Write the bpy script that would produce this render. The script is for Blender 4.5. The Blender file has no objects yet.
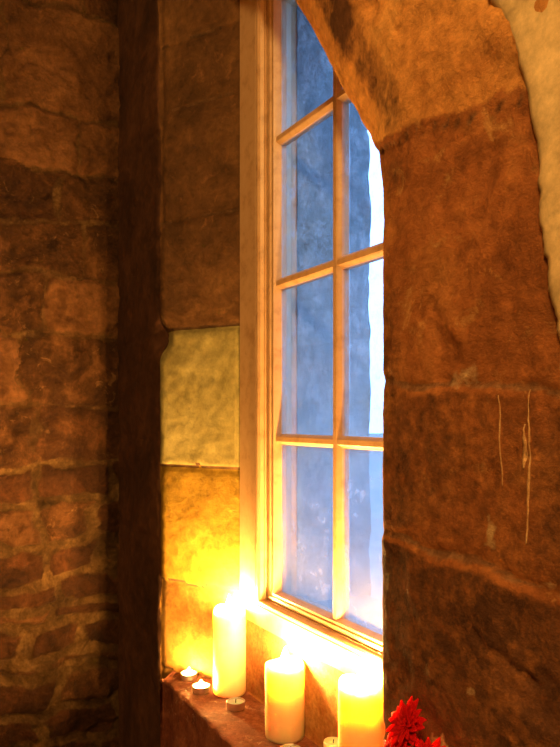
import bpy, bmesh, math, random
from mathutils import Vector, noise
random.seed(7)
S = bpy.context.scene
COL = S.collection
CZ = 1.45                       # eye height; heights below are given relative to the eye and lifted by CZ


# ------------------------------------------------------------------ helpers
def nz(x, y, z=0.0, sc=1.0, seed=0.0):
    return noise.noise(Vector((x * sc + seed, y * sc - seed * 1.7, z * sc + seed * .3)))


def fr(x, y, z=0.0, sc=1.0, seed=0.0, oct=4):
    v, a, s = 0.0, 1.0, sc
    for k in range(oct):
        v += a * nz(x, y, z, s, seed + 11.3 * k)
        a *= .5
        s *= 2.1
    return v


def smooth(a, b, x):
    if a == b:
        return 1.0 if x > b else 0.0
    t = max(0.0, min(1.0, (x - a) / (b - a)))
    return t * t * (3 - 2 * t)


def link(name, me, mats, parent=None, smooth_shade=True):
    o = bpy.data.objects.new(name, me)
    COL.objects.link(o)
    for m in (mats if isinstance(mats, (list, tuple)) else [mats]):
        me.materials.append(m)
    if smooth_shade:
        for p in me.polygons:
            p.use_smooth = True
    if parent:
        o.parent = parent
    return o


def from_bm(name, bm, mats, parent=None, smooth_shade=False):
    bmesh.ops.recalc_face_normals(bm, faces=bm.faces[:])
    me = bpy.data.meshes.new(name)
    bm.to_mesh(me)
    bm.free()
    return link(name, me, mats, parent, smooth_shade)


def grid_obj(name, P, MI, mats, parent=None, flip=False):
    """P[i][j] points, MI(i, j) material index of the quad"""
    ni, nj = len(P), len(P[0])
    vs = [tuple(p) for row in P for p in row]
    fs, mi = [], []
    for i in range(ni - 1):
        for j in range(nj - 1):
            a, b, c, d = i * nj + j, i * nj + j + 1, (i + 1) * nj + j + 1, (i + 1) * nj + j
            fs.append((a, d, c, b) if flip else (a, b, c, d))
            mi.append(MI(i, j))
    me = bpy.data.meshes.new(name)
    me.from_pydata(vs, [], fs)
    o = link(name, me, mats, parent)
    me.polygons.foreach_set('material_index', mi)
    me.update()
    return o


def add_box(bm, x0, x1, y0, y1, z0, z1, bev=0.0):
    r = bmesh.ops.create_cube(bm, size=1.0)
    vs = r['verts']
    for v in vs:
        v.co = Vector(((x0 + x1) / 2 + v.co.x * (x1 - x0), (y0 + y1) / 2 + v.co.y * (y1 - y0), (z0 + z1) / 2 + v.co.z * (z1 - z0)))
    if bev:
        es = list({e for v in vs for e in v.link_edges})
        bmesh.ops.bevel(bm, geom=es, offset=bev, segments=2, affect='EDGES', profile=.6)


def lathe(bm, prof, n=48, cap0=True, cap1=True, wob=None):
    rings = []
    for k, (r, z) in enumerate(prof):
        ring = []
        for i in range(n):
            a = 2 * math.pi * i / n
            rr, zz = r, z
            if wob:
                rr, zz = wob(a, r, z)
            ring.append(bm.verts.new((rr * math.cos(a), rr * math.sin(a), zz)))
        rings.append(ring)
    for A, B in zip(rings, rings[1:]):
        for i in range(n):
            bm.faces.new((A[i], A[(i + 1) % n], B[(i + 1) % n], B[i]))
    if cap0:
        bm.faces.new(rings[0][::-1])
    if cap1:
        bm.faces.new(rings[-1])


def tube(bm, pts, rad, n=8):
    rings = []
    for k, p in enumerate(pts):
        p = Vector(p)
        t = (Vector(pts[min(k + 1, len(pts) - 1)]) - Vector(pts[max(k - 1, 0)])).normalized()
        a = t.orthogonal().normalized()
        b = t.cross(a)
        r = rad[k] if isinstance(rad, (list, tuple)) else rad
        rings.append([bm.verts.new(p + (a * math.cos(2 * math.pi * i / n) + b * math.sin(2 * math.pi * i / n)) * r) for i in range(n)])
    for A, B in zip(rings, rings[1:]):
        for i in range(n):
            bm.faces.new((A[i], A[(i + 1) % n], B[(i + 1) % n], B[i]))
    bm.faces.new(rings[0][::-1])
    bm.faces.new(rings[-1])


def frange(a, b, st):
    n = max(1, int(round((b - a) / st)))
    return [a + (b - a) * i / n for i in range(n + 1)]


# ------------------------------------------------------------------ materials
def new_mat(name):
    m = bpy.data.materials.new(name)
    m.use_nodes = True
    nt = m.node_tree
    return m, nt, nt.nodes['Principled BSDF']


def N(nt, typ, **kw):
    n = nt.nodes.new(typ)
    for k, v in kw.items():
        if k in n.inputs:
            n.inputs[k].default_value = v
        else:
            setattr(n, k, v)
    return n


def ramp(nt, stops):
    r = nt.nodes.new('ShaderNodeValToRGB')
    cr = r.color_ramp
    while len(cr.elements) < len(stops):
        cr.elements.new(.5)
    for e, (p, c) in zip(cr.elements, stops):
        e.position = p
        e.color = (c[0], c[1], c[2], 1) if isinstance(c, (tuple, list)) else (c, c, c, 1)
    return r


def stone_colour(nt, tc, dark, mid, light, sc, speck=None):
    L = nt.links.new
    n1 = N(nt, 'ShaderNodeTexNoise', Scale=sc, Detail=8.0, Roughness=.66, Distortion=.5)
    L(tc.outputs['Object'], n1.inputs['Vector'])
    r1 = ramp(nt, [(.32, dark), (.5, mid), (.68, light)])
    L(n1.outputs['Fac'], r1.inputs['Fac'])
    n2 = N(nt, 'ShaderNodeTexNoise', Scale=sc * 8, Detail=7.0, Roughness=.75)
    L(tc.outputs['Object'], n2.inputs['Vector'])
    r2 = ramp(nt, [(.32, .55), (.68, 1.3)])
    L(n2.outputs['Fac'], r2.inputs['Fac'])
    mx = N(nt, 'ShaderNodeMix', data_type='RGBA', blend_type='MULTIPLY')
    mx.inputs[0].default_value = .85
    L(r1.outputs['Color'], mx.inputs[6])
    L(r2.outputs['Color'], mx.inputs[7])
    out = mx.outputs[2]
    if speck:
        n3 = N(nt, 'ShaderNodeTexNoise', Scale=sc * 2.3, Detail=9.0, Roughness=.75, Distortion=.8)
        L(tc.outputs['Object'], n3.inputs['Vector'])
        r3 = ramp(nt, [(.58, 0.0), (.70, 1.0)])
        L(n3.outputs['Fac'], r3.inputs['Fac'])
        m3 = N(nt, 'ShaderNodeMix', data_type='RGBA')
        L(r3.outputs['Color'], m3.inputs[0])
        L(out, m3.inputs[6])
        m3.inputs[7].default_value = (*speck, 1)
        out = m3.outputs[2]
    ad = N(nt, 'ShaderNodeMath', operation='ADD')
    L(n1.outputs['Fac'], ad.inputs[0])
    L(n2.outputs['Fac'], ad.inputs[1])
    return out, ad.outputs[0]


def finish_stone(nt, bs, col, hgt, bump, dist, rough):
    nt.links.new(col, bs.inputs['Base Color'])
    bs.inputs['Roughness'].default_value = rough
    bs.inputs['Specular IOR Level'].default_value = .25
    b = N(nt, 'ShaderNodeBump', Strength=bump, Distance=dist)
    nt.links.new(hgt, b.inputs['Height'])
    nt.links.new(b.outputs['Normal'], bs.inputs['Normal'])


def stone(name, dark, mid, light, sc=9.0, bump=.6, speck=None, rough=.88, dist=.004):
    m, nt, bs = new_mat(name)
    tc = N(nt, 'ShaderNodeTexCoord')
    col, hg = stone_colour(nt, tc, dark, mid, light, sc, speck)
    finish_stone(nt, bs, col, hg, bump, dist, rough)
    return m


def masonry(name, kinds, bump=.8, dist=.005, rough=.9):
    """several stones in one wall: the mesh says which stone stands where (a 0..1 amount per kind after the first)"""
    m, nt, bs = new_mat(name)
    tc = N(nt, 'ShaderNodeTexCoord')
    col, hg = stone_colour(nt, tc, *kinds[0][1:])
    for attr, *spec in kinds[1:]:
        c2, _ = stone_colour(nt, tc, *spec)
        at = N(nt, 'ShaderNodeAttribute', attribute_name=attr)
        nn = N(nt, 'ShaderNodeTexNoise', Scale=60.0, Detail=4.0, Roughness=.7)
        nt.links.new(tc.outputs['Object'], nn.inputs['Vector'])
        mr = N(nt, 'ShaderNodeMath', operation='MULTIPLY_ADD')
        nt.links.new(nn.outputs['Fac'], mr.inputs[0])
        mr.inputs[1].default_value = .9
        mr.inputs[2].default_value = -.45
        ad = N(nt, 'ShaderNodeMath', operation='ADD')
        nt.links.new(at.outputs['Fac'], ad.inputs[0])
        nt.links.new(mr.outputs[0], ad.inputs[1])
        rp = ramp(nt, [(.3, 0.0), (.7, 1.0)])
        nt.links.new(ad.outputs[0], rp.inputs['Fac'])
        mx = N(nt, 'ShaderNodeMix', data_type='RGBA')
        nt.links.new(rp.outputs['Color'], mx.inputs[0])
        nt.links.new(col, mx.inputs[6])
        nt.links.new(c2, mx.inputs[7])
        col = mx.outputs[2]
    finish_stone(nt, bs, col, hg, bump, dist, rough)
    return m


def set_attr(o, name, vals):
    a = o.data.attributes.new(name, 'FLOAT', 'POINT')
    a.data.foreach_set('value', vals)


M = {}
M['red_stone'] = stone('red_sandstone', (.16, .055, .022), (.27, .105, .040), (.37, .165, .065), 6, .7, speck=(.42, .24, .11))
M['arch_stone'] = stone('arch_sandstone', (.30, .125, .045), (.44, .20, .070), (.55, .28, .11), 6, .6, speck=(.30, .12, .05))
M['jamb_mortar'] = stone('jamb_mortar', (.12, .05, .022), (.24, .11, .05), (.36, .2, .1), 14, .8)
M['dark_stone'] = stone('deep_brown_stone', (.030, .012, .007), (.06, .023, .012), (.105, .043, .022), 6, .8)  # very dark brown, used on the wall strip beside the reveal
M['brown_stone'] = stone('brown_stone', (.055, .025, .010), (.105, .048, .018), (.17, .082, .030), 7, .8, speck=(.20, .09, .035))
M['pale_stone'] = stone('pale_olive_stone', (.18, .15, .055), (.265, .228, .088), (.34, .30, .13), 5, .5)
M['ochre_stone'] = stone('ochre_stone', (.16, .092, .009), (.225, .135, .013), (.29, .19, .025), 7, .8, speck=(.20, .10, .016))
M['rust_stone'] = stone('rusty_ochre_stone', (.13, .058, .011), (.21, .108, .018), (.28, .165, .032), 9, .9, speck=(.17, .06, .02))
M['dark_joint'] = stone('dark_joint', (.05, .025, .012), (.09, .045, .02), (.14, .07, .03), 20, .6)
M['rubble'] = stone('rubble_stone', (.17, .075, .03), (.29, .14, .058), (.40, .21, .09), 10, 1.0, speck=(.43, .26, .13))
M['rubble_pale'] = stone('rubble_pale', (.26, .12, .05), (.38, .19, .085), (.46, .25, .12), 8, .8)
M['left_masonry'] = masonry('rubble_and_brick', [
    ('', (.022, .008, .004), (.070, .028, .010), (.175, .076, .028), 11, (.24, .125, .05)),
    ('pale', (.07, .028, .011), (.145, .062, .024), (.23, .105, .043), 7, None),
    ('brick', (.018, .006, .003), (.050, .018, .007), (.105, .038, .014), 11, None),
    ('mortar', (.030, .014, .005), (.088, .046, .016), (.19, .108, .040), 12, None)], 1.0, .011)
M['right_masonry'] = masonry('dressed_sandstone', [
    ('', (.20, .062, .017), (.36, .120, .034), (.50, .195, .056), 7, (.52, .26, .085)),
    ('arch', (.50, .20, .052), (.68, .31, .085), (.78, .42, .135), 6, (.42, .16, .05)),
    ('shade_and_stain', (.07, .026, .012), (.11, .042, .018), (.17, .065, .027), 9, None),  # tones for the painted shade and the blotchy stains
    ('mortar', (.12, .045, .018), (.22, .095, .04), (.36, .18, .08), 14, None),
    ('lime', (.45, .24, .10), (.58, .36, .17), (.66, .46, .26), 20, None)], .9, .006)
M['brick'] = stone('old_brick', (.11, .042, .016), (.19, .075, .028), (.27, .115, .045), 13, .9)
M['mortar'] = stone('lime_mortar', (.22, .125, .05), (.36, .22, .095), (.46, .30, .14), 16, 1.0)
M['plaster'] = stone('limewashed_plaster', (.60, .42, .20), (.66, .47, .235), (.72, .53, .28), 4, .25, dist=.002)
M['sill'] = stone('sill_stone', (.13, .040, .024), (.23, .080, .045), (.36, .16, .09), 18, .9, speck=(.52, .33, .22))
M['riser'] = stone('red_washed_render', (.30, .10, .035), (.42, .20, .065), (.50, .29, .10), 14, .7, speck=(.40, .05, .025))
M['lip'] = stone('broken_red_render', (.09, .020, .012), (.17, .045, .022), (.27, .09, .045), 17, 1.0, speck=(.42, .24, .16))
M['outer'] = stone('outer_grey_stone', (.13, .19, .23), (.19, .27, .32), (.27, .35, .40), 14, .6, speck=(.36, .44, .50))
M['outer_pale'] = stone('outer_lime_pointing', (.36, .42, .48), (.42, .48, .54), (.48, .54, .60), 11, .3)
M['ground'] = stone('churchyard_ground', (.15, .16, .15), (.21, .22, .21), (.28, .29, .28), 3, .4)
M['flags'] = stone('stone_flags', (.10, .07, .05), (.16, .12, .085), (.22, .17, .12), 3, .4)
M['limewash'] = stone('limewash', (.42, .32, .2), (.48, .37, .24), (.54, .42, .28), 3, .2)

# painted timber, slightly worn
m, nt, bs = new_mat('cream_paint')
tc = N(nt, 'ShaderNodeTexCoord')
n1 = N(nt, 'ShaderNodeTexNoise', Scale=28.0, Detail=7.0, Roughness=.7)
nt.links.new(tc.outputs['Object'], n1.inputs['Vector'])
r = ramp(nt, [(.3, (.38, .22, .11)), (.48, (.54, .335, .18)), (.8, (.62, .42, .245))])
nt.links.new(n1.outputs['Fac'], r.inputs['Fac'])
nt.links.new(r.outputs['Color'], bs.inputs['Base Color'])
bs.inputs['Roughness'].default_value = .42
bp = N(nt, 'ShaderNodeBump', Strength=.15, Distance=.002)
nt.links.new(n1.outputs['Fac'], bp.inputs['Height'])
nt.links.new(bp.outputs['Normal'], bs.inputs['Normal'])
M['paint'] = m

# window glass: clear, reflecting, with a film of dried drops and breath on it
m, nt, bs = new_mat('old_window_glass')
nt.nodes.remove(bs)
out = nt.nodes['Material Output']
tc = N(nt, 'ShaderNodeTexCoord')
tr = N(nt, 'ShaderNodeBsdfTransparent')
tr.inputs[0].default_value = (.93, .95, .97, 1)
gl = N(nt, 'ShaderNodeBsdfGlossy', Roughness=.03)
lw = N(nt, 'ShaderNodeLayerWeight', Blend=.5)
pw = N(nt, 'ShaderNodeMath', operation='POWER')
nt.links.new(lw.outputs['Facing'], pw.inputs[0])
pw.inputs[1].default_value = 5.0
fz = N(nt, 'ShaderNodeMath', operation='MULTIPLY_ADD')
nt.links.new(pw.outputs[0], fz.inputs[0])
fz.inputs[1].default_value = .9
fz.inputs[2].default_value = .035
nb = N(nt, 'ShaderNodeTexNoise', Scale=7.0, Detail=2.0)
nt.links.new(tc.outputs['Object'], nb.inputs['Vector'])
bp = N(nt, 'ShaderNodeBump', Strength=.06, Distance=.01)
nt.links.new(nb.outputs['Fac'], bp.inputs['Height'])
nt.links.new(bp.outputs['Normal'], gl.inputs['Normal'])
mx = N(nt, 'ShaderNodeMixShader')
nt.links.new(fz.outputs[0], mx.inputs[0])
nt.links.new(tr.outputs[0], mx.inputs[1])
nt.links.new(gl.outputs[0], mx.inputs[2])
df = N(nt, 'ShaderNodeBsdfDiffuse')
df.inputs[0].default_value = (.75, .74, .76, 1)
tl = N(nt, 'ShaderNodeBsdfTranslucent')
tl.inputs[0].default_value = (.8, .8, .84, 1)
ds = N(nt, 'ShaderNodeMixShader')
ds.inputs[0].default_value = .82
nt.links.new(df.outputs[0], ds.inputs[1])
nt.links.new(tl.outputs[0], ds.inputs[2])
n1 = N(nt, 'ShaderNodeTexNoise', Scale=38.0, Detail=7.0, Roughness=.75)
n2 = N(nt, 'ShaderNodeTexNoise', Scale=6.0, Detail=4.0, Roughness=.6)
nt.links.new(tc.outputs['Object'], n1.inputs['Vector'])
nt.links.new(tc.outputs['Object'], n2.inputs['Vector'])
r1 = ramp(nt, [(.48, .0), (.58, .09), (.72, .36)])
r2 = ramp(nt, [(.35, .4), (.7, 1.0)])
nt.links.new(n1.outputs['Fac'], r1.inputs['Fac'])
nt.links.new(n2.outputs['Fac'], r2.inputs['Fac'])
mu = N(nt, 'ShaderNodeMath', operation='MULTIPLY')
nt.links.new(r1.outputs['Color'], mu.inputs[0])
nt.links.new(r2.outputs['Color'], mu.inputs[1])
# breath gathers on the lower panes
sx = N(nt, 'ShaderNodeSeparateXYZ')
nt.links.new(tc.outputs['Object'], sx.inputs[0])
mr = N(nt, 'ShaderNodeMapRange')
mr.inputs['From Min'].default_value = CZ + .35
mr.inputs['From Max'].default_value = CZ - .40
mr.inputs['To Min'].default_value = .012
mr.inputs['To Max'].default_value = .21
nt.links.new(sx.outputs['Z'], mr.inputs['Value'])
ad = N(nt, 'ShaderNodeMath', operation='ADD')
nt.links.new(mu.outputs[0], ad.inputs[0])
nt.links.new(mr.outputs[0], ad.inputs[1])
mf = N(nt, 'ShaderNodeMath', operation='MINIMUM')
nt.links.new(ad.outputs[0], mf.inputs[0])
mf.inputs[1].default_value = .75
m2 = N(nt, 'ShaderNodeMixShader')
nt.links.new(mf.outputs[0], m2.inputs[0])
nt.links.new(mx.outputs[0], m2.inputs[1])
nt.links.new(ds.outputs[0], m2.inputs[2])
nt.links.new(m2.outputs[0], out.inputs['Surface'])
M['glass'] = m

# wax
m, nt, bs = new_mat('ivory_wax')
bs.inputs['Base Color'].default_value = (.95, .70, .40, 1)
bs.inputs['Subsurface Weight'].default_value = 1.0
bs.inputs['Subsurface Radius'].default_value = (1.0, .66, .32)
bs.inputs['Subsurface Scale'].default_value = .055
bs.inputs['Roughness'].default_value = .45
M['wax'] = m
m, nt, bs = new_mat('white_wax')
bs.inputs['Base Color'].default_value = (.9, .87, .82, 1)
bs.inputs['Subsurface Weight'].default_value = .6
bs.inputs['Subsurface Scale'].default_value = .006
bs.inputs['Roughness'].default_value = .35
M['white_wax'] = m
m, nt, bs = new_mat('aluminium_cup')
bs.inputs['Base Color'].default_value = (.82, .81, .80, 1)
bs.inputs['Metallic'].default_value = 1
bs.inputs['Roughness'].default_value = .28
M['cup'] = m
m, nt, bs = new_mat('charred_wick')
bs.inputs['Base Color'].default_value = (.02, .015, .012, 1)
bs.inputs['Roughness'].default_value = .9
M['wick'] = m
FLAME_COL = (1.0, .50, .11, 1)


def flame_mat(name, s):
    m, nt, bs = new_mat(name)
    nt.nodes.remove(bs)
    e = N(nt, 'ShaderNodeEmission')
    e.inputs[0].default_value = FLAME_COL
    e.inputs[1].default_value = s
    nt.links.new(e.outputs[0], nt.nodes['Material Output'].inputs['Surface'])
    return m


M['flame'] = flame_mat('candle_flame', 7200)
M['small_flame'] = flame_mat('tealight_flame', 5500)
m, nt, bs = new_mat('red_petal')
bs.inputs['Base Color'].default_value = (.50, .004, .006, 1)
bs.inputs['Roughness'].default_value = .7
bs.inputs['Specular IOR Level'].default_value = .1
bs.inputs['Subsurface Weight'].default_value = .4
bs.inputs['Subsurface Scale'].default_value = .01
M['petal'] = m
m, nt, bs = new_mat('green_stem')
bs.inputs['Base Color'].default_value = (.05, .12, .03, 1)
M['stem'] = m
m, nt, bs = new_mat('glazed_clay')
bs.inputs['Base Color'].default_value = (.16, .06, .03, 1)
bs.inputs['Roughness'].default_value = .3
M['clay'] = m


def structure(o):
    o['kind'] = 'structure'
    return o


# ------------------------------------------------------------------ geometry constants (metres, y grows out through the window)
FR = .565                 # face of the window wall, right of the opening
FL = .585                 # the same on the left
XW = -2.015               # left room wall
FY = .70                  # face of the window frame
SILL = CZ - .60
CEIL = 3.05

# ---------- the window wall
core = bmesh.new()
HX0, HX1, HZ0, HZ1 = -1.457, -.789, CZ - .441, CZ + .951      # hole around the frame
OX0, OX1, OZ0, OZ1 = -1.362, -.86, CZ - .40, CZ + .93         # outer opening
for (x0, x1, z0, z1, a, b) in (
        (-2.6, HX0, 0, CEIL, .725, .785), (HX1, 2.6, 0, CEIL, .725, .785), (HX0, HX1, 0, HZ0, .725, .785), (HX0, HX1, HZ1, CEIL, .725, .785),
        (-2.6, OX0, 0, CEIL, .785, .965), (OX1, 2.6, 0, CEIL, .785, .965), (OX0, OX1, 0, OZ0, .785, .965), (OX0, OX1, OZ1, CEIL, .785, .965)):
    add_box(core, x0, x1, a, b, z0, z1)
wall = structure(from_bm('wall_front', core, M['outer']))

# right jamb and half arch: a curve carried round the opening
YIN, YARCH = .5715, .598                            # inner arris: shallow on the jamb, deeper on the arch
sight = [(-1.327, -9), (-1.327, .455), (-1.329, .521), (-1.344, .595), (-1.385, .674), (-1.483, .818), (-1.550, .917), (-1.635, 1.041), (-1.727, 1.162),
         (-1.884, 1.339), (-2.066, 1.512), (-2.314, 1.669), (-2.58, 1.760), (-2.876, 1.80)]   # x and height of the arris, per metre of depth


def y_in(zq):
    return YIN + (YARCH - YIN) * smooth(.45, .75, zq)


raw = [(q[0] * y_in(q[1]), 0.0 if q[1] < -1 else CZ + q[1] * y_in(q[1])) for q in sight]
XJ = raw[0][0]


def resample(pts, st_of):
    out = [pts[0]]
    for a, b in zip(pts, pts[1:]):
        L = math.dist(a, b)
        n = max(1, int(round(L / st_of(a, b))))
        for k in range(1, n + 1):
            out.append((a[0] + (b[0] - a[0]) * k / n, a[1] + (b[1] - a[1]) * k / n))
    return out


raw2 = [raw[0], (XJ, .80)] + raw[1:]
curve = resample(raw2, lambda a, b: .05 if a[1] < .5 else (.005 if a[1] < CZ + .7 else .012))
for _ in range(5):
    curve = [curve[0]] + [((a[0] + 2 * b[0] + c[0]) / 4, (a[1] + 2 * b[1] + c[1]) / 4) if b[1] > CZ + .2 else b for a, b, c in zip(curve, curve[1:], curve[2:])] + [curve[-1]]
norms = []
for i in range(len(curve)):
    a, b = curve[max(0, i - 1)], curve[min(len(curve) - 1, i + 1)]
    tx, tz = b[0] - a[0], b[1] - a[1]
    l = math.hypot(tx, tz)
    norms.append((tz / l, -tx / l))
for _ in range(30):
    norms = [norms[0]] + [((a[0] + b[0] + c[0]) / 3, (a[1] + b[1] + c[1]) / 3) for a, b, c in zip(norms, norms[1:], norms[2:])] + [norms[-1]]
norms = [(a / math.hypot(a, b), b / math.hypot(a, b)) for a, b in norms]
arc = [0.0]
for a, b in zip(curve, curve[1:]):
    arc.append(arc[-1] + math.dist(a, b))


def arc_at(zr):
    for i, c in enumerate(curve):
        if c[1] >= CZ + zr:
            return arc[i]


JOINTS = [arc_at(z) for z in (-.95, -.66, -.405, -.153, .045, .335)] + [arc_at(.335) + .47, arc_at(.335) + .85]


def jamb_block(s):
    return sum(1 for j in JOINTS if s > j)


# cross-section: list of (d across the stone, y, displacement direction (nd, ny))
sec = []
for k in range(12):
    sec.append((0.0, 'r', k / 11, (-1, 0)))
for k in range(1, 21):
    sec.append((0.0, 'c', k / 20, (-.25, -.97)))
for k in range(1, 84):
    sec.append((0.0, 'f', k / 83, (0, -1)))


def section(i, j):
    """d across the stone and depth y at sample j of the cross-section, for curve point i"""
    zr = (curve[i][1] - CZ) / .585
    g = smooth(.42, .72, zr) if curve[i][0] > -1.0 else 1.0
    cw, yi = .066 + .034 * g, YIN + (YARCH - YIN) * g
    _, reg, t, _ = sec[j]
    if reg == 'r':
        return 0.0, .725 + (yi - .725) * t
    if reg == 'c':
        return cw * t, yi + (FR - yi) * (t ** .8)
    return cw + (.50 - cw) * t, FR
sec_n = [s[3] for s in sec]
for _ in range(3):
    sec_n = [sec_n[0]] + [((a[0] + b[0] + c[0]) / 3, (a[1] + b[1] + c[1]) / 3) for a, b, c in zip(sec_n, sec_n[1:], sec_n[2:])] + [sec_n[-1]]


def jamb_mapping(s, d, x, z):
    """joint distance and height of the dressed stone"""
    sw = s + .012 * fr(x, z, 0, 8, 3.1, 4) + (.018 * d / .3 if s < JOINTS[5] + .1 else 0)
    # the springer beds on a joint of its own, falling slightly to the right
    zs = (z - CZ) - (.350 - .17 * (x + .705) + .010 * fr(x, z, 0, 9, 13, 4))
    dj = min(abs(sw - j) for q, j in enumerate(JOINTS) if q != 5)
    dj = min(dj, abs(zs))
    b = sum(1 for q, j in enumerate(JOINTS) if q != 5 and sw > j) + (1 if zs > 0 else 0)
    h = .003 * math.sin(b * 2.4) + .0045 * fr(x, z, b * 3.7, 6, 1.2, 5) + .0022 * fr(x, z, 0, 30, 7, 4)
    pit = max(0.0, fr(x, z, 2, 15, 20, 4) - .34)
    h -= .012 * pit
    h -= (.004 + .004 * nz(x, z, 0, 9, 55)) * (.6 if abs(zs) < .03 else 1) * math.exp(-(dj / .005) ** 2)
    # a long slanting crack low on the jamb
    u = (x + .575) * .93 - (z - CZ + .235) * -.36
    v = (z - CZ + .235) * .93 + (x + .575) * .36 + .008 * fr(x, z, 0, 24, 3, 4)
    if -.01 < u < .06:
        h -= .010 * (.5 + .5 * nz(x, z, 0, 60, 8)) * math.exp(-(v / .004) ** 2)
    # dragged tooling on the outer shoulder of the springer
    if .20 < d and zs > .01:
        h += .0035 * smooth(.20, .24, d) * math.sin(90 * (s + .5 * d) + 3 * fr(x, z, 0, 12, 8, 3)) * smooth(.30, .1, zs)
    return dj, b, h


P, info = [], []
for i, (cx, cz) in enumerate(curve):
    row, irow = [], []
    n = norms[i]
    for j in range(len(sec)):
        d, y = section(i, j)
        x, z = cx + n[0] * d, cz + n[1] * d
        dj, b, h = jamb_mapping(arc[i], d, x, z)
        if d < .02:                                  # worn arris: bites where the joints meet the edge
            h = h * .3 - .003 * math.exp(-(dj / .008) ** 2) + .0018 * fr(x, z, 5, 26, 4, 4)
        elif z < CZ + .33:
            h *= .3 + .7 * smooth(.03, .085, d)
        nd, ny = sec_n[j]
        row.append((x + n[0] * nd * h, y + ny * h, z + n[1] * nd * h))
        irow.append((dj, b, x, z, d))
    P.append(row)
    info.append(irow)
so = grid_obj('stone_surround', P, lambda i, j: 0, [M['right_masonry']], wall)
fl_ = [q for r_ in info for q in r_]
set_attr(so, 'mortar', [smooth(.007, .001, q[0] + .003 * nz(q[2], q[3], 0, 30, 5)) * .8 for q in fl_])
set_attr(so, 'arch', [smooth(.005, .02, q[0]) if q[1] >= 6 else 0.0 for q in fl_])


def lime(q):
    dj, b, x, z, d = q
    zr = z - CZ
    v = 0.0
    # lime smears lying along the joint, and small dabs
    v += smooth(.022, .004, abs(zr - .045 + .006 * fr(x, z, 0, 20, 3, 3))) * (smooth(.12, .14, d) * smooth(.20, .17, d) + smooth(.27, .30, d)) * (.38 + .7 * fr(x, z, 0, 22, 44, 4))
    v += .8 * smooth(.42, .62, fr(x, z, 0, 12, 91, 4)) * smooth(.10, .0, zr) * smooth(.08, .12, d)
    return v




def shade_and_stain(q):  # shade painted into the stone colour, plus random blotchy stains
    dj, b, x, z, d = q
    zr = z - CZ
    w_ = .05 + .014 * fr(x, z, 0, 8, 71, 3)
    jam = smooth(w_ + .02, w_ - .02, d) * smooth(.37, .30, zr)  # painted shade along the jamb chamfer, patchy at its edge
    up = smooth(.030, .055, d) * smooth(.125, .085, d + .012 * fr(x, z, 0, 10, 72, 3)) * smooth(.30, .40, zr)  # painted band of shade following the arch
    block = {3: .62, 4: .40}.get(b, .62 if b < 3 else 0.0)      # lower blocks coloured darker to carry the dimmer light down there
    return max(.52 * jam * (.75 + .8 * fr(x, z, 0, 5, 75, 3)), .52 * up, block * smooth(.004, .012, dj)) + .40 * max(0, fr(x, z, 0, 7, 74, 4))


set_attr(so, 'shade_and_stain', [shade_and_stain(q) for q in fl_])
set_attr(so, 'lime', [lime(q) for q in fl_])

# runs of limewash down the jamb
def streak(x, z0, z1, w, seed):
    bm = bmesh.new()
    L_, R_ = [], []
    n_ = 40
    for k in range(n_ + 1):
        z = CZ + z0 + (z1 - z0) * k / n_
        xx = x + .0020 * fr(z, 0, 0, 25, seed, 3)
        ww = max(.0003, w * (.55 + .8 * nz(z, 0, 0, 45, seed + 3)) * math.sin(math.pi * (k + .5) / (n_ + 1)) ** .4)
        i = min(range(len(curve)), key=lambda q: abs(curve[q][1] - z) + abs(curve[q][0] - XJ))
        ring = []
        for e in (-1, 0, 1):
            _, _, h = jamb_mapping(arc[i], xx + e * ww - XJ, xx + e * ww, z)
            ring.append(bm.verts.new((xx + e * ww, FR - h - (.0014 if e == 0 else .0003), z)))
        for e in (1, -1):
            ring.append(bm.verts.new((xx + e * ww, FR + .004, z)))
        L_.append(ring)
    for a_, b_ in zip(L_, L_[1:]):
        for q in range(5):
            bm.faces.new((a_[q], a_[(q + 1) % 5], b_[(q + 1) % 5], b_[q]))
    bm.faces.new(L_[0][::-1])
    bm.faces.new(L_[-1])
    return from_bm('limewash_run', bm, M['lime_run'], wall, True)


M['lime_run'] = stone('limewash_run', (.34, .15, .055), (.50, .27, .11), (.66, .42, .20), 45, .3)
streak(-.548, .025, -.070, .0012, 2)
streak(-.511, .030, -.125, .0022, 5)
streak(-.517, -.005, -.05, .0030, 9)

# plaster around the stone, its broken edge lapping the dressed blocks
PB = [(-1.2, .315), (-.5, .325), (-.15, .315), (.03, .298), (.066, .286), (.116, .275), (.184, .269), (.25, .262), (.283, .253), (.36, .246)]


def lap(i):
    zr = curve[i][1] - CZ
    if zr >= .36 or curve[i][0] < XJ - .02:
        s = arc[i] - arc_at(.36)
        v = .246 - .050 * smooth(0, .13, s)
    else:
        v = PB[0][1]
        for (a, va), (b, vb) in zip(PB, PB[1:]):
            if a <= zr <= b:
                v = va + (vb - va) * (zr - a) / (b - a)
    return v


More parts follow.
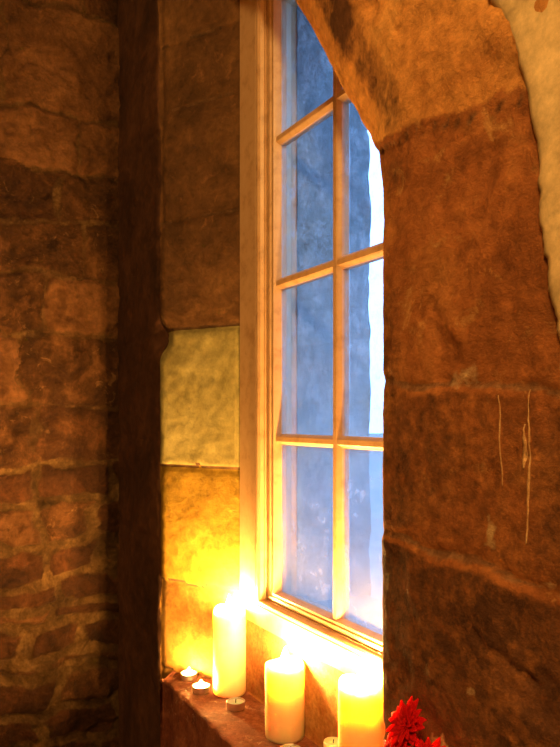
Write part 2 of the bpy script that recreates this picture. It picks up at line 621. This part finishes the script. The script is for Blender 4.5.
P = []
for i, (cx, cz) in enumerate(curve):
    n = norms[i]
    d0 = lap(i) + .010 * fr(arc[i], 1.0, 0, 13, 9, 4) + .006 * nz(arc[i], 0, 0, 55, 2) + .003 * nz(arc[i], 0, 0, 140, 6)
    row = []
    for k, t in enumerate([0, .0, .002, .005, .010, .02, .035] + frange(.05, .55, .02)):
        d = d0 + t
        x, z = cx + n[0] * d, cz + n[1] * d
        th = -.004 if k == 0 else .0085 * smooth(-.004, .010, t) + .0022 * fr(x, z, 0, 6, 31, 3) + .0005 * nz(x, z, 0, 60, 3)
        row.append((x, FR - th, z))
    # out to the edge of the wall
    tx = (2.6 - row[-1][0]) / max(1e-4, n[0])
    tz = (CEIL - row[-1][2]) / max(1e-4, n[1])
    t = min(tx, tz)
    row.append((row[-1][0] + n[0] * t, FR - .008, row[-1][2] + n[1] * t))
    P.append(row)
grid_obj('plaster', P, lambda i, j: 0, [M['plaster']], wall)

# left reveal and the strip of wall beside it
LZ = frange(0, .70, .1) + frange(.706, CZ + 1.08, .0065) + frange(CZ + 1.15, CEIL, .1)
A, B, C = (-1.432, .718), (-1.661, FL), (-2.06, FL)
secL = []
L1, L2 = math.dist(A, B), math.dist(B, C)
for t in frange(0, L1, .0065):
    secL.append((A[0] + (B[0] - A[0]) * t / L1, A[1] + (B[1] - A[1]) * t / L1, (.50, -.866), t - L1))
for t in frange(.0065, L2, .0085):
    secL.append((B[0] - t, FL, (0, -1), t))
nL = [s[2] for s in secL]
JL = [-1.0, -.60, -.390, -.114, .210, .470, .736, .893, 1.2]
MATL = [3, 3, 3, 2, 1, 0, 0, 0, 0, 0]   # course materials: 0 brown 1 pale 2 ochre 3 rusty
P, info = [], []
for z in LZ:
    row, irow = [], []
    for j, (x, y, _, t) in enumerate(secL):
        zr = z - CZ
        nd = nL[j]
        if t <= 0:
            w = .005 * fr(t * 3, z, 0, 9, 2, 3)
            dj = min(abs(zr + w - q) for q in JL)
            c = sum(1 for q in JL if zr + w > q)
            vj = abs((L1 + t) - (.030 + .005 * fr(z, 0, 0, 9, 4, 2)))       # upright joint beside the frame
            if c != 4:
                vj = 1
            h = .003 * math.sin(c * 5.1) + .0035 * fr(x, z, y, 7, c * 2.2, 4) + .0012 * fr(x, z, 0, 50, 2, 2)
            h -= (.007 if c in (2, 3, 4) else .003) * math.exp(-(dj / .0045) ** 2) + .006 * math.exp(-(vj / .006) ** 2)
            # broken upper corner of the pale block
            h -= .030 * smooth(.050, 0, math.hypot((t + .0) * 1.0, (zr - .195) * .9))
        else:
            w = .012 * fr(x, z, 0, 6, 8, 3)
            JJ = [-.9, -.55, -.30, -.05, .21, .45, .70, .90]
            dj = min(abs(zr + w - q) for q in JJ)
            c = 20
            vj = 1
            h = .006 * fr(x, z, 0, 6, 5, 5) + .002 * fr(x, z, 0, 40, 1, 3) - .002 * math.exp(-(dj / .007) ** 2)
            h -= .030 * smooth(.050, 0, math.hypot(t, (zr - .195) * .9))
        h *= 1.0
        if abs(t) < .015:
            h -= .006 * (1 - abs(t) / .015)
        row.append((x + nd[0] * h, y + nd[1] * h, z))
        irow.append((dj, vj, c, t))
    P.append(row)
    info.append(irow)


def left_mi(i, j):
    dj, vj, c, t = info[i][j]
    if c == 20:
        return 5
    if dj < (.0035 if c in (3, 4) else .0018):
        return 4
    if c == 4 and (L1 + t) < .030 + .004 * nz(t, i * .1):
        return 3
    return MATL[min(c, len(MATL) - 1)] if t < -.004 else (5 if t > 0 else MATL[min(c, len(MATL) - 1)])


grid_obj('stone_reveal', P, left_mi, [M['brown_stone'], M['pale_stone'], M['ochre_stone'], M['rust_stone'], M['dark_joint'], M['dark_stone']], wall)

# sill: riser under the frame, ledge, broken front lip, render below
SX = frange(-1.74, -.70, .0065)
prof = []
for z in frange(CZ - .425, SILL + .006, .01):
    prof.append((.703, z, (-1, 0), 0))
for y in frange(.700, .572, .0065):
    prof.append((y, SILL, (0, 1), 1))
for z in frange(SILL - .007, SILL - .20, .0065):
    prof.append((.566, z, (-1, 0), 2))
for z in frange(SILL - .25, 0, .1):
    prof.append((.566, z, (-1, 0), 2))
pn = [p[2] for p in prof]
for _ in range(2):
    pn = [pn[0]] + [((a[0] + b[0] + c[0]) / 3, (a[1] + b[1] + c[1]) / 3) for a, b, c in zip(pn, pn[1:], pn[2:])] + [pn[-1]]
P = []
for x in SX:
    row = []
    lipw = .010 * fr(x, 0, 0, 11, 6, 4)
    for k, (y, z, _, reg) in enumerate(prof):
        xx = x
        if reg == 0:
            h = .003 * fr(x, z, 0, 9, 3, 4)
        elif reg == 1:
            e = smooth(.61, .575, y)
            h = -.0012 + .0010 * fr(x, y, 0, 14, 9, 3) - .012 * e * max(0, .2 + fr(x, y, 0, 16, 14, 3))
        else:
            h = 1.6 * lipw * math.exp(-(SILL - z) / .05) + .010 * fr(x, z, 0, 14, 17, 4)
        yy = y + pn[k][0] * h
        lim = -1.590 - .15 * smooth(.572, .605, yy) + .006 * fr(z, y, 0, 20, 3, 3)
        row.append((max(xx, lim), yy, z + pn[k][1] * h))
    P.append(row)
P.insert(0, [(p[0], max(p[1], .59) if prof[k][3] == 2 or p[1] < .59 else p[1], p[2]) for k, p in enumerate(P[0])])
grid_obj('window_ledge', P, lambda i, j: prof[j][3] if prof[j][3] < 2 else 2, [M['riser'], M['sill'], M['lip']], wall)

# outer reveal seen through the glass
OY = frange(.782, .974, .004)
P = []
OJ = [-.9, -.30, .02, .33, .66, .95]
oz = frange(CZ - .46, CZ + .95, .012)
for z in oz:
    row = []
    for y in OY:
        zr = z - CZ + .01 * fr(y, z, 0, 6, 3, 2)
        dj = min(abs(zr - q) for q in OJ)
        h = .003 * fr(y, z, 0, 12, 4, 4) - .004 * math.exp(-(dj / .006) ** 2)
        if y > .955:
            h += .008 * fr(z, 0, 0, 14, 2, 3) * (y - .955) / .019
        if .888 < y < .917:
            h += .004
        row.append((-1.341 + h, y, z))
    row.append((-1.375, .976, z))
    P.append(row)
grid_obj('outer_reveal', P, lambda i, j: 1 if .886 < OY[min(j, len(OY) - 1)] < .915 else 0, [M['outer'], M['outer_pale']], wall, flip=True)

# ---------- left room wall: rubble above, old brick below
rows_px = [900, 850, 800, 762, 735, 700, 668, 652, 622, 604, 575, 540, 500, 462, 400, 338, 282, 228, 172, 122, 20, -70, -160]
rows = [(419 - y) * .0028 for y in rows_px]
rnd = random.Random(5)
cuts = []
for k in range(len(rows) - 1):
    hgt = rows[k + 1] - rows[k]
    y, c = -.9, []
    while y < .75:
        w = rnd.uniform(.9, 1.5) * (.17 if k < 13 else .16) if hgt < .13 else rnd.uniform(.25, .4)
        c.append(y)
        y += w
    cuts.append(c)
kindr = [[rnd.random() for _ in range(30)] for _ in rows]
YW = frange(-3.4, -.65, .55) + frange(-.60, -.02, .02) + frange(0, .62, .0055)
ZW = frange(0, .36, .12) + frange(.40, 2.60, .0055) + frange(2.75, CEIL, .1)
P, info = [], []
for z in ZW:
    row, irow = [], []
    for y in YW:
        zr = z - CZ + .032 * fr(y, z, 0, 5, 40, 5)
        yy = y + .042 * fr(y, z, 0, 7, 60, 5)
        k = 0
        while k < len(rows) - 2 and zr > rows[k + 1]:
            k += 1
        dz = min(abs(zr - rows[k]), abs(zr - rows[k + 1]))
        cs = cuts[k]
        dy = min(abs(yy - q) for q in cs)
        b = sum(1 for q in cs if yy > q)
        d = min(dz, dy)
        brick = k < 13
        q = kindr[k][b % 30]
        mw = (.013 if brick else .008) + .010 * nz(y, z, 0, 11, 3)
        mw = max(.002, mw)
        off = (q - .5) * .014
        h = smooth(mw * .4, mw * 1.9, d) * (.009 if brick else .006) + off * smooth(mw, mw * 2, d)
        h += .013 * fr(y, z, 0, 9, 5, 5) + .006 * fr(y, z, 0, 34, 15, 4)
        h -= .030 * max(0, fr(y, z, 0, 11, 77, 4) - .32)
        row.append((XW + h, y, z))
        mo = smooth(mw * 1.7, mw * .5, d) * (1 if brick else .55)
        br = (1.0 if q < .62 else .25) if brick else (.55 if q < .2 else 0)
        irow.append((mo, br * (0 if k == 19 else 1), 1.0 if k == 19 or (not brick and q > .62) else (.5 if brick and q > .8 else 0.0)))
    P.append(row)
    info.append(irow)
wl = structure(grid_obj('wall_left', P, lambda i, j: 0, [M['left_masonry']]))
fl_ = [q for r_ in info for q in r_]
set_attr(wl, 'mortar', [q[0] for q in fl_])
set_attr(wl, 'brick', [q[1] for q in fl_])
set_attr(wl, 'pale', [q[2] for q in fl_])


# the rest of the room
def slab(name, x0, x1, y0, y1, z0, z1, mat):
    bm = bmesh.new()
    add_box(bm, x0, x1, y0, y1, z0, z1)
    return structure(from_bm(name, bm, mat))


slab('floor', -2.6, 2.7, -3.5, .75, -.12, 0, M['flags'])
slab('ceiling', -2.6, 2.7, -3.5, .75, CEIL, CEIL + .12, M['limewash'])
slab('wall_back', -2.6, 2.7, -3.6, -3.4, -.1, CEIL + .1, M['limewash'])
slab('wall_right', 2.55, 2.75, -3.5, .97, -.1, CEIL + .1, M['limewash'])
bm = bmesh.new()                                   # masonry behind the rubble face
add_box(bm, -2.6, XW - .03, -3.5, .75, -.1, CEIL + .1)
from_bm('masonry', bm, M['mortar'], wl)
slab('ground', -60, 30, .97, 55, -.2, -.02, M['ground'])

# ---------- the window
win = bpy.data.objects.new('window_1', None)
COL.objects.link(win)
win['kind'] = 'structure'
OR = (-1.456, -.790, CZ - .440, CZ + .950)         # outer rectangle
MG = (.151, .080, .082, .082)                      # margins left, right, bottom, top


def ring(profile, mat, name):
    bm = bmesh.new()
    loops = []
    for f, y in profile:
        x0, x1, z0, z1 = OR[0] + MG[0] * f, OR[1] - MG[1] * f, OR[2] + MG[2] * f, OR[3] - MG[3] * f
        loops.append([bm.verts.new(p) for p in ((x0, y, z0), (x1, y, z0), (x1, y, z1), (x0, y, z1))])
    for a, b in zip(loops, loops[1:] + loops[:1]):
        for i in range(4):
            bm.faces.new((a[i], a[(i + 1) % 4], b[(i + 1) % 4], b[i]))
    bmesh.ops.bevel(bm, geom=[e for e in bm.edges if len(e.link_faces) == 2 and e.calc_face_angle(0) > .5 and abs(e.verts[0].co.y - e.verts[1].co.y) < 1e-5], offset=.0012, segments=2, affect='EDGES')
    return from_bm(name, bm, mat, win)


ring([(0, .782), (0, .700), (.50, .700), (.53, .703), (.56, .697), (.60, .6935), (.66, .6935), (.70, .697), (.725, .704), (.745, .704), (.745, .782)], M['paint'], 'outer_frame')
ring([(.755, .760), (.755, .7085), (.80, .7065), (.86, .7065), (.885, .710), (.905, .7085), (.945, .7085), (.97, .714), (1.0, .7225), (1.0, .735), (.93, .742), (.84, .760)], M['paint'], 'sash')
GX0, GX1, GZ0, GZ1 = OR[0] + MG[0], OR[1] - MG[1], OR[2] + MG[2], OR[3] - MG[3]
MUL = -1.088
TZ = [CZ + .579, CZ + .280, CZ - .0416]


def bar(horizontal, c):
    bm = bmesh.new()
    # moulded bar: broad at the glass, narrow at the face
    pr = [(-.0125, .7225), (-.0125, .7195), (-.008, .7145), (-.005, .712), (.005, .712), (.008, .7145), (.0125, .7195), (.0125, .7225), (.0125, .735), (-.0125, .735)]
    ends = []
    for e in (0, 1):
        if horizontal:
            ends.append([bm.verts.new(((GX0 - .004, GX1 + .004)[e], y + .0007, c + o * .88)) for o, y in pr])
        else:
            ends.append([bm.verts.new((c + o, y, (GZ0 - .004, GZ1 + .004)[e])) for o, y in pr])
    n = len(pr)
    for i in range(n):
        bm.faces.new((ends[0][i], ends[0][(i + 1) % n], ends[1][(i + 1) % n], ends[1][i]))
    bm.faces.new(ends[0][::-1])
    bm.faces.new(ends[1])
    return from_bm('glazing_bar', bm, M['paint'], win)


bar(False, MUL)
for z in TZ:
    bar(True, z)
bm = bmesh.new()
zs = [GZ0] + sorted(TZ) + [GZ1]
for (a, b) in ((GX0, MUL), (MUL, GX1)):
    for (c, d) in zip(zs, zs[1:]):
        add_box(bm, a + .0005, b - .0005, .7240, .7265, c + .0005, d - .0005)
from_bm('glass', bm, M['glass'], win)


# ------------------------------------------------------------------ candles
def make_flame(name, h, r, z0, mat, parent, lean=(0, 0)):
    bm = bmesh.new()
    pr = []
    for k in range(13):
        t = k / 12
        rr = r * (math.sin(math.pi * min(1, t * 1.02) ** .62) ** .9 if 0 < t < 1 else 0)
        pr.append((max(rr, r * .04), z0 + h * t))
    lathe(bm, pr, 20)
    for v in bm.verts:
        t = (v.co.z - z0) / h
        v.co.x += lean[0] * t * t
        v.co.y += lean[1] * t * t
    return from_bm(name, bm, mat, parent, True)


def empty(name, loc, label, cat, group=None):
    o = bpy.data.objects.new(name, None)
    o.empty_display_size = .03
    COL.objects.link(o)
    o.location = loc
    o['label'] = label
    o['category'] = cat
    if group:
        o['group'] = group
    return o


def pillar(loc, r, h, label, seed, lean):
    root = empty('pillar_candle', loc, label, 'candle', 'pillar candles along the window ledge')
    bm = bmesh.new()

    def wob(a, rr, z):
        k = z / h
        return rr * (1 + .012 * math.sin(3 * a + seed) * k), z + .004 * math.sin(2 * a + seed * 2) * max(0, (k - .85) / .15) * (1 if rr > r * .5 else 0)
    pr = [(r * .96, 0), (r, .004), (r, h * .3), (r, h * .6), (r, h - .02), (r * .995, h - .010), (r * .96, h - .003), (r * .89, h), (r * .82, h - .002), (r * .74, h - .007),
          (r * .62, h - .012), (r * .3, h - .015), (r * .05, h - .015)]
    lathe(bm, pr, 56, wob=wob)
    # a run of wax down one side
    from_bm('wax_body', bm, M['wax'], root, True)
    bm = bmesh.new()
    tube(bm, [(0, 0, h - .017), (.0005, 0, h - .010), (.001, .001, h - .003)], .0012, 6)
    from_bm('wick', bm, M['wick'], root)
    make_flame('flame', .040, .0080, h - .011, M['flame'], root, lean)
    return root


pillar((-1.439, .667, SILL), .036, .184, 'tall lit ivory pillar candle at the far end, beside the yellow stone reveal', .4, (-.002, 0))
pillar((-1.190, .6665, SILL), .0375, .140, 'shortest lit ivory pillar candle, middle one of the row of three', 2.1, (.001, .001))
pillar((-.938, .665, SILL), .037, .184, 'nearest lit ivory pillar candle, cut by the lower picture edge beside the brown stone jamb', 3.3, (.002, 0))


def tealight(loc, label, lit, h=.016, r=.019, metal=True, seed=0):
    root = empty('tealight' if metal else 'votive_candle', loc, label, 'candle', 'small candles on the window ledge')
    bm = bmesh.new()
    if metal:
        lathe(bm, [(r * .9, 0), (r * .97, .001), (r, h * .5), (r, h - .0008), (r * 1.03, h), (r * 1.0, h + .0003), (r * .965, h - .0008), (r * .95, h * .5), (r * .9, .002)], 40)
        from_bm('cup', bm, M['cup'], root, True)
        bm = bmesh.new()
        top = h - .003
        lathe(bm, [(r * .88, .0022), (r * .94, h * .5), (r * .945, top), (r * .7, top - .0004), (r * .2, top - .001), (r * .02, top - .001)], 40)
        from_bm('wax', bm, M['white_wax'], root, True)
    else:
        top = h - .004
        lathe(bm, [(r * .95, 0), (r, .003), (r, h - .004), (r * .93, h), (r * .8, h - .002), (r * .4, top), (r * .03, top)], 40)
        from_bm('wax_body', bm, M['wax'], root, True)
    bm = bmesh.new()
    tube(bm, [(0, 0, top - .002), (.0004, 0, top + .003), (.0014, 0, top + .007)], .0009, 6)
    from_bm('wick', bm, M['wick'], root)
    if lit:
        make_flame('flame', .014, .0050, top + .001, M['small_flame'], root)
    return root


tealight((-1.553, .617, SILL), 'lit tealight in the far ledge corner, against the stone reveal', True)
tealight((-1.467, .611, SILL), 'lit tealight in front of the tall far pillar candle, touching its glow', True)
tealight((-1.351, .640, SILL), 'unlit tealight in a silver cup between the far and the middle pillar candles', False)
tealight((-1.108, .632, SILL), 'unlit tealight just in front of the middle pillar candle, barely in the picture', False)
tealight((-1.034, .674, SILL), 'stubby unlit cream votive candle between the middle and nearest pillar candles', False, .050, .017, False)

# ------------------------------------------------------------------ red flowers against the right jamb
fl = empty('vase_of_flowers', (-.60, .425, 0), 'red flowers leaning on the brown stone jamb beside the nearest candle', 'flowers')
bm = bmesh.new()
lathe(bm, [(.055, 0), (.075, .01), (.095, .14), (.10, .26), (.085, .40), (.05, .52), (.042, .57), (.055, .62), (.050, .62), (.036, .57), (.044, .52), (.075, .40)], 40)
from_bm('vase', bm, M['clay'], fl, True)


def bloom(c, nrm, r, k, seed):
    rr = random.Random(seed)
    nrm = Vector(nrm).normalized()
    a = nrm.orthogonal().normalized()
    b = nrm.cross(a)
    bm = bmesh.new()
    for layer, (cnt, sc, el) in enumerate(((15, 1.0, .15), (13, .88, .5), (11, .70, .85), (8, .48, 1.15))):
        for q in range(cnt):
            an = 2 * math.pi * (q + .5 * layer) / cnt + rr.uniform(-.15, .15)
            L = r * sc * rr.uniform(.88, 1.1)
            e = el + rr.uniform(-.15, .15)
            d = (a * math.cos(an) + b * math.sin(an))
            side = nrm.cross(d)
            top, bot = [], []
            for i in range(7):
                t = i / 6
                w = L * .17 * math.sin(math.pi * min(1, .08 + t * .92)) ** .8 + .0006
                p = Vector(c) + d * (L * t * math.cos(e * (1 - .5 * t))) + nrm * (L * t * math.sin(e) * (1 - .35 * t))
                top.append([bm.verts.new(p + side * w * s + nrm * (w * .35 * abs(s) + .0006)) for s in (-1, -.5, 0, .5, 1)])
                bot.append([bm.verts.new(p + side * w * s + nrm * (w * .35 * abs(s) - .0006)) for s in (-1, -.5, 0, .5, 1)])
            for i in range(6):
                for s in range(4):
                    bm.faces.new((top[i][s], top[i][s + 1], top[i + 1][s + 1], top[i + 1][s]))
                    bm.faces.new((bot[i][s + 1], bot[i][s], bot[i + 1][s], bot[i + 1][s + 1]))
                for s in (0, 4):
                    bm.faces.new((top[i][s], top[i + 1][s], bot[i + 1][s], bot[i][s]))
            for i in (0, 6):
                for s in range(4):
                    bm.faces.new((top[i][s], bot[i][s], bot[i][s + 1], top[i][s + 1]))
    f = from_bm('flower', bm, M['petal'], fl, True)
    bm = bmesh.new()
    for q in range(9):
        an = q * 2.4
        p = Vector(c) + (a * math.cos(an) + b * math.sin(an)) * r * .05 * math.sqrt(q) + nrm * r * .25
        bmesh.ops.create_icosphere(bm, subdivisions=1, radius=r * .05, matrix=__import__('mathutils').Matrix.Translation(p))
    from_bm('flower_centre', bm, M['petal'], f, True)
    return f


BL = [((-.652 + .60, .528 - .425, 1.098), (-.1, -.8, .5), .031), ((-.606 + .60, .520 - .425, 1.072), (.3, -.8, .4), .033), ((-.658 + .60, .515 - .425, 1.058), (-.3, -.8, .3), .032),
      ((-.618 + .60, .50 - .425, 1.035), (.2, -.8, .5), .034), ((-.568 + .60, .49 - .425, 1.040), (.5, -.6, .5), .034), ((-.600 + .60, .47 - .425, 1.000), (.1, -.8, .5), .034)]
for k, (c, nrm, r) in enumerate(BL):
    bloom(c, nrm, r, k, k + 3)
    bm = bmesh.new()
    c = Vector(c)
    s = Vector((.012 * (k - 1.5), .004, .45))
    tube(bm, [s, s * .6 + c * .4 + Vector((0, -.01, .02)), s * .25 + c * .75 + Vector((0, -.012, 0)), c - Vector(nrm).normalized() * .004], .0025, 8)
    from_bm('stem', bm, M['stem'], fl, True)

# ------------------------------------------------------------------ light
w = bpy.data.worlds.new('World')
S.world = w
w.use_nodes = True
bg = w.node_tree.nodes['Background']
bg.inputs[0].default_value = (.29, .56, 1.05, 1)
bg.inputs[1].default_value = 4.6


def lamp(name, loc, e, col, rad):
    l = bpy.data.lights.new(name, 'POINT')
    l.energy = e
    l.color = col
    l.shadow_soft_size = rad
    o = bpy.data.objects.new(name, l)
    COL.objects.link(o)
    o.location = loc
    return o


lamp('room_lamp', (.50, -.60, 2.70), 125, (1.0, .60, .19), .12)

# ------------------------------------------------------------------ camera
cd = bpy.data.cameras.new('camera')
cam = bpy.data.objects.new('camera', cd)
COL.objects.link(cam)
cam.location = (0, 0, CZ)
cam.rotation_euler = (math.radians(90), 0, math.atan2(.876, .483))
cd.sensor_fit = 'VERTICAL'
cd.sensor_height = 36
cd.lens = 720 / 747 * 36
cd.shift_y = 45.5 / 747
cd.clip_start = .02
S.camera = cam

S.view_settings.view_transform = 'Standard'
S.view_settings.look = 'None'
S.view_settings.gamma = 1
S.view_settings.use_curve_mapping = False
S.view_settings.exposure = 0
S.cycles.use_denoising = True
S.cycles.max_bounces = 10
S.cycles.transparent_max_bounces = 12
S.cycles.sample_clamp_indirect = 6
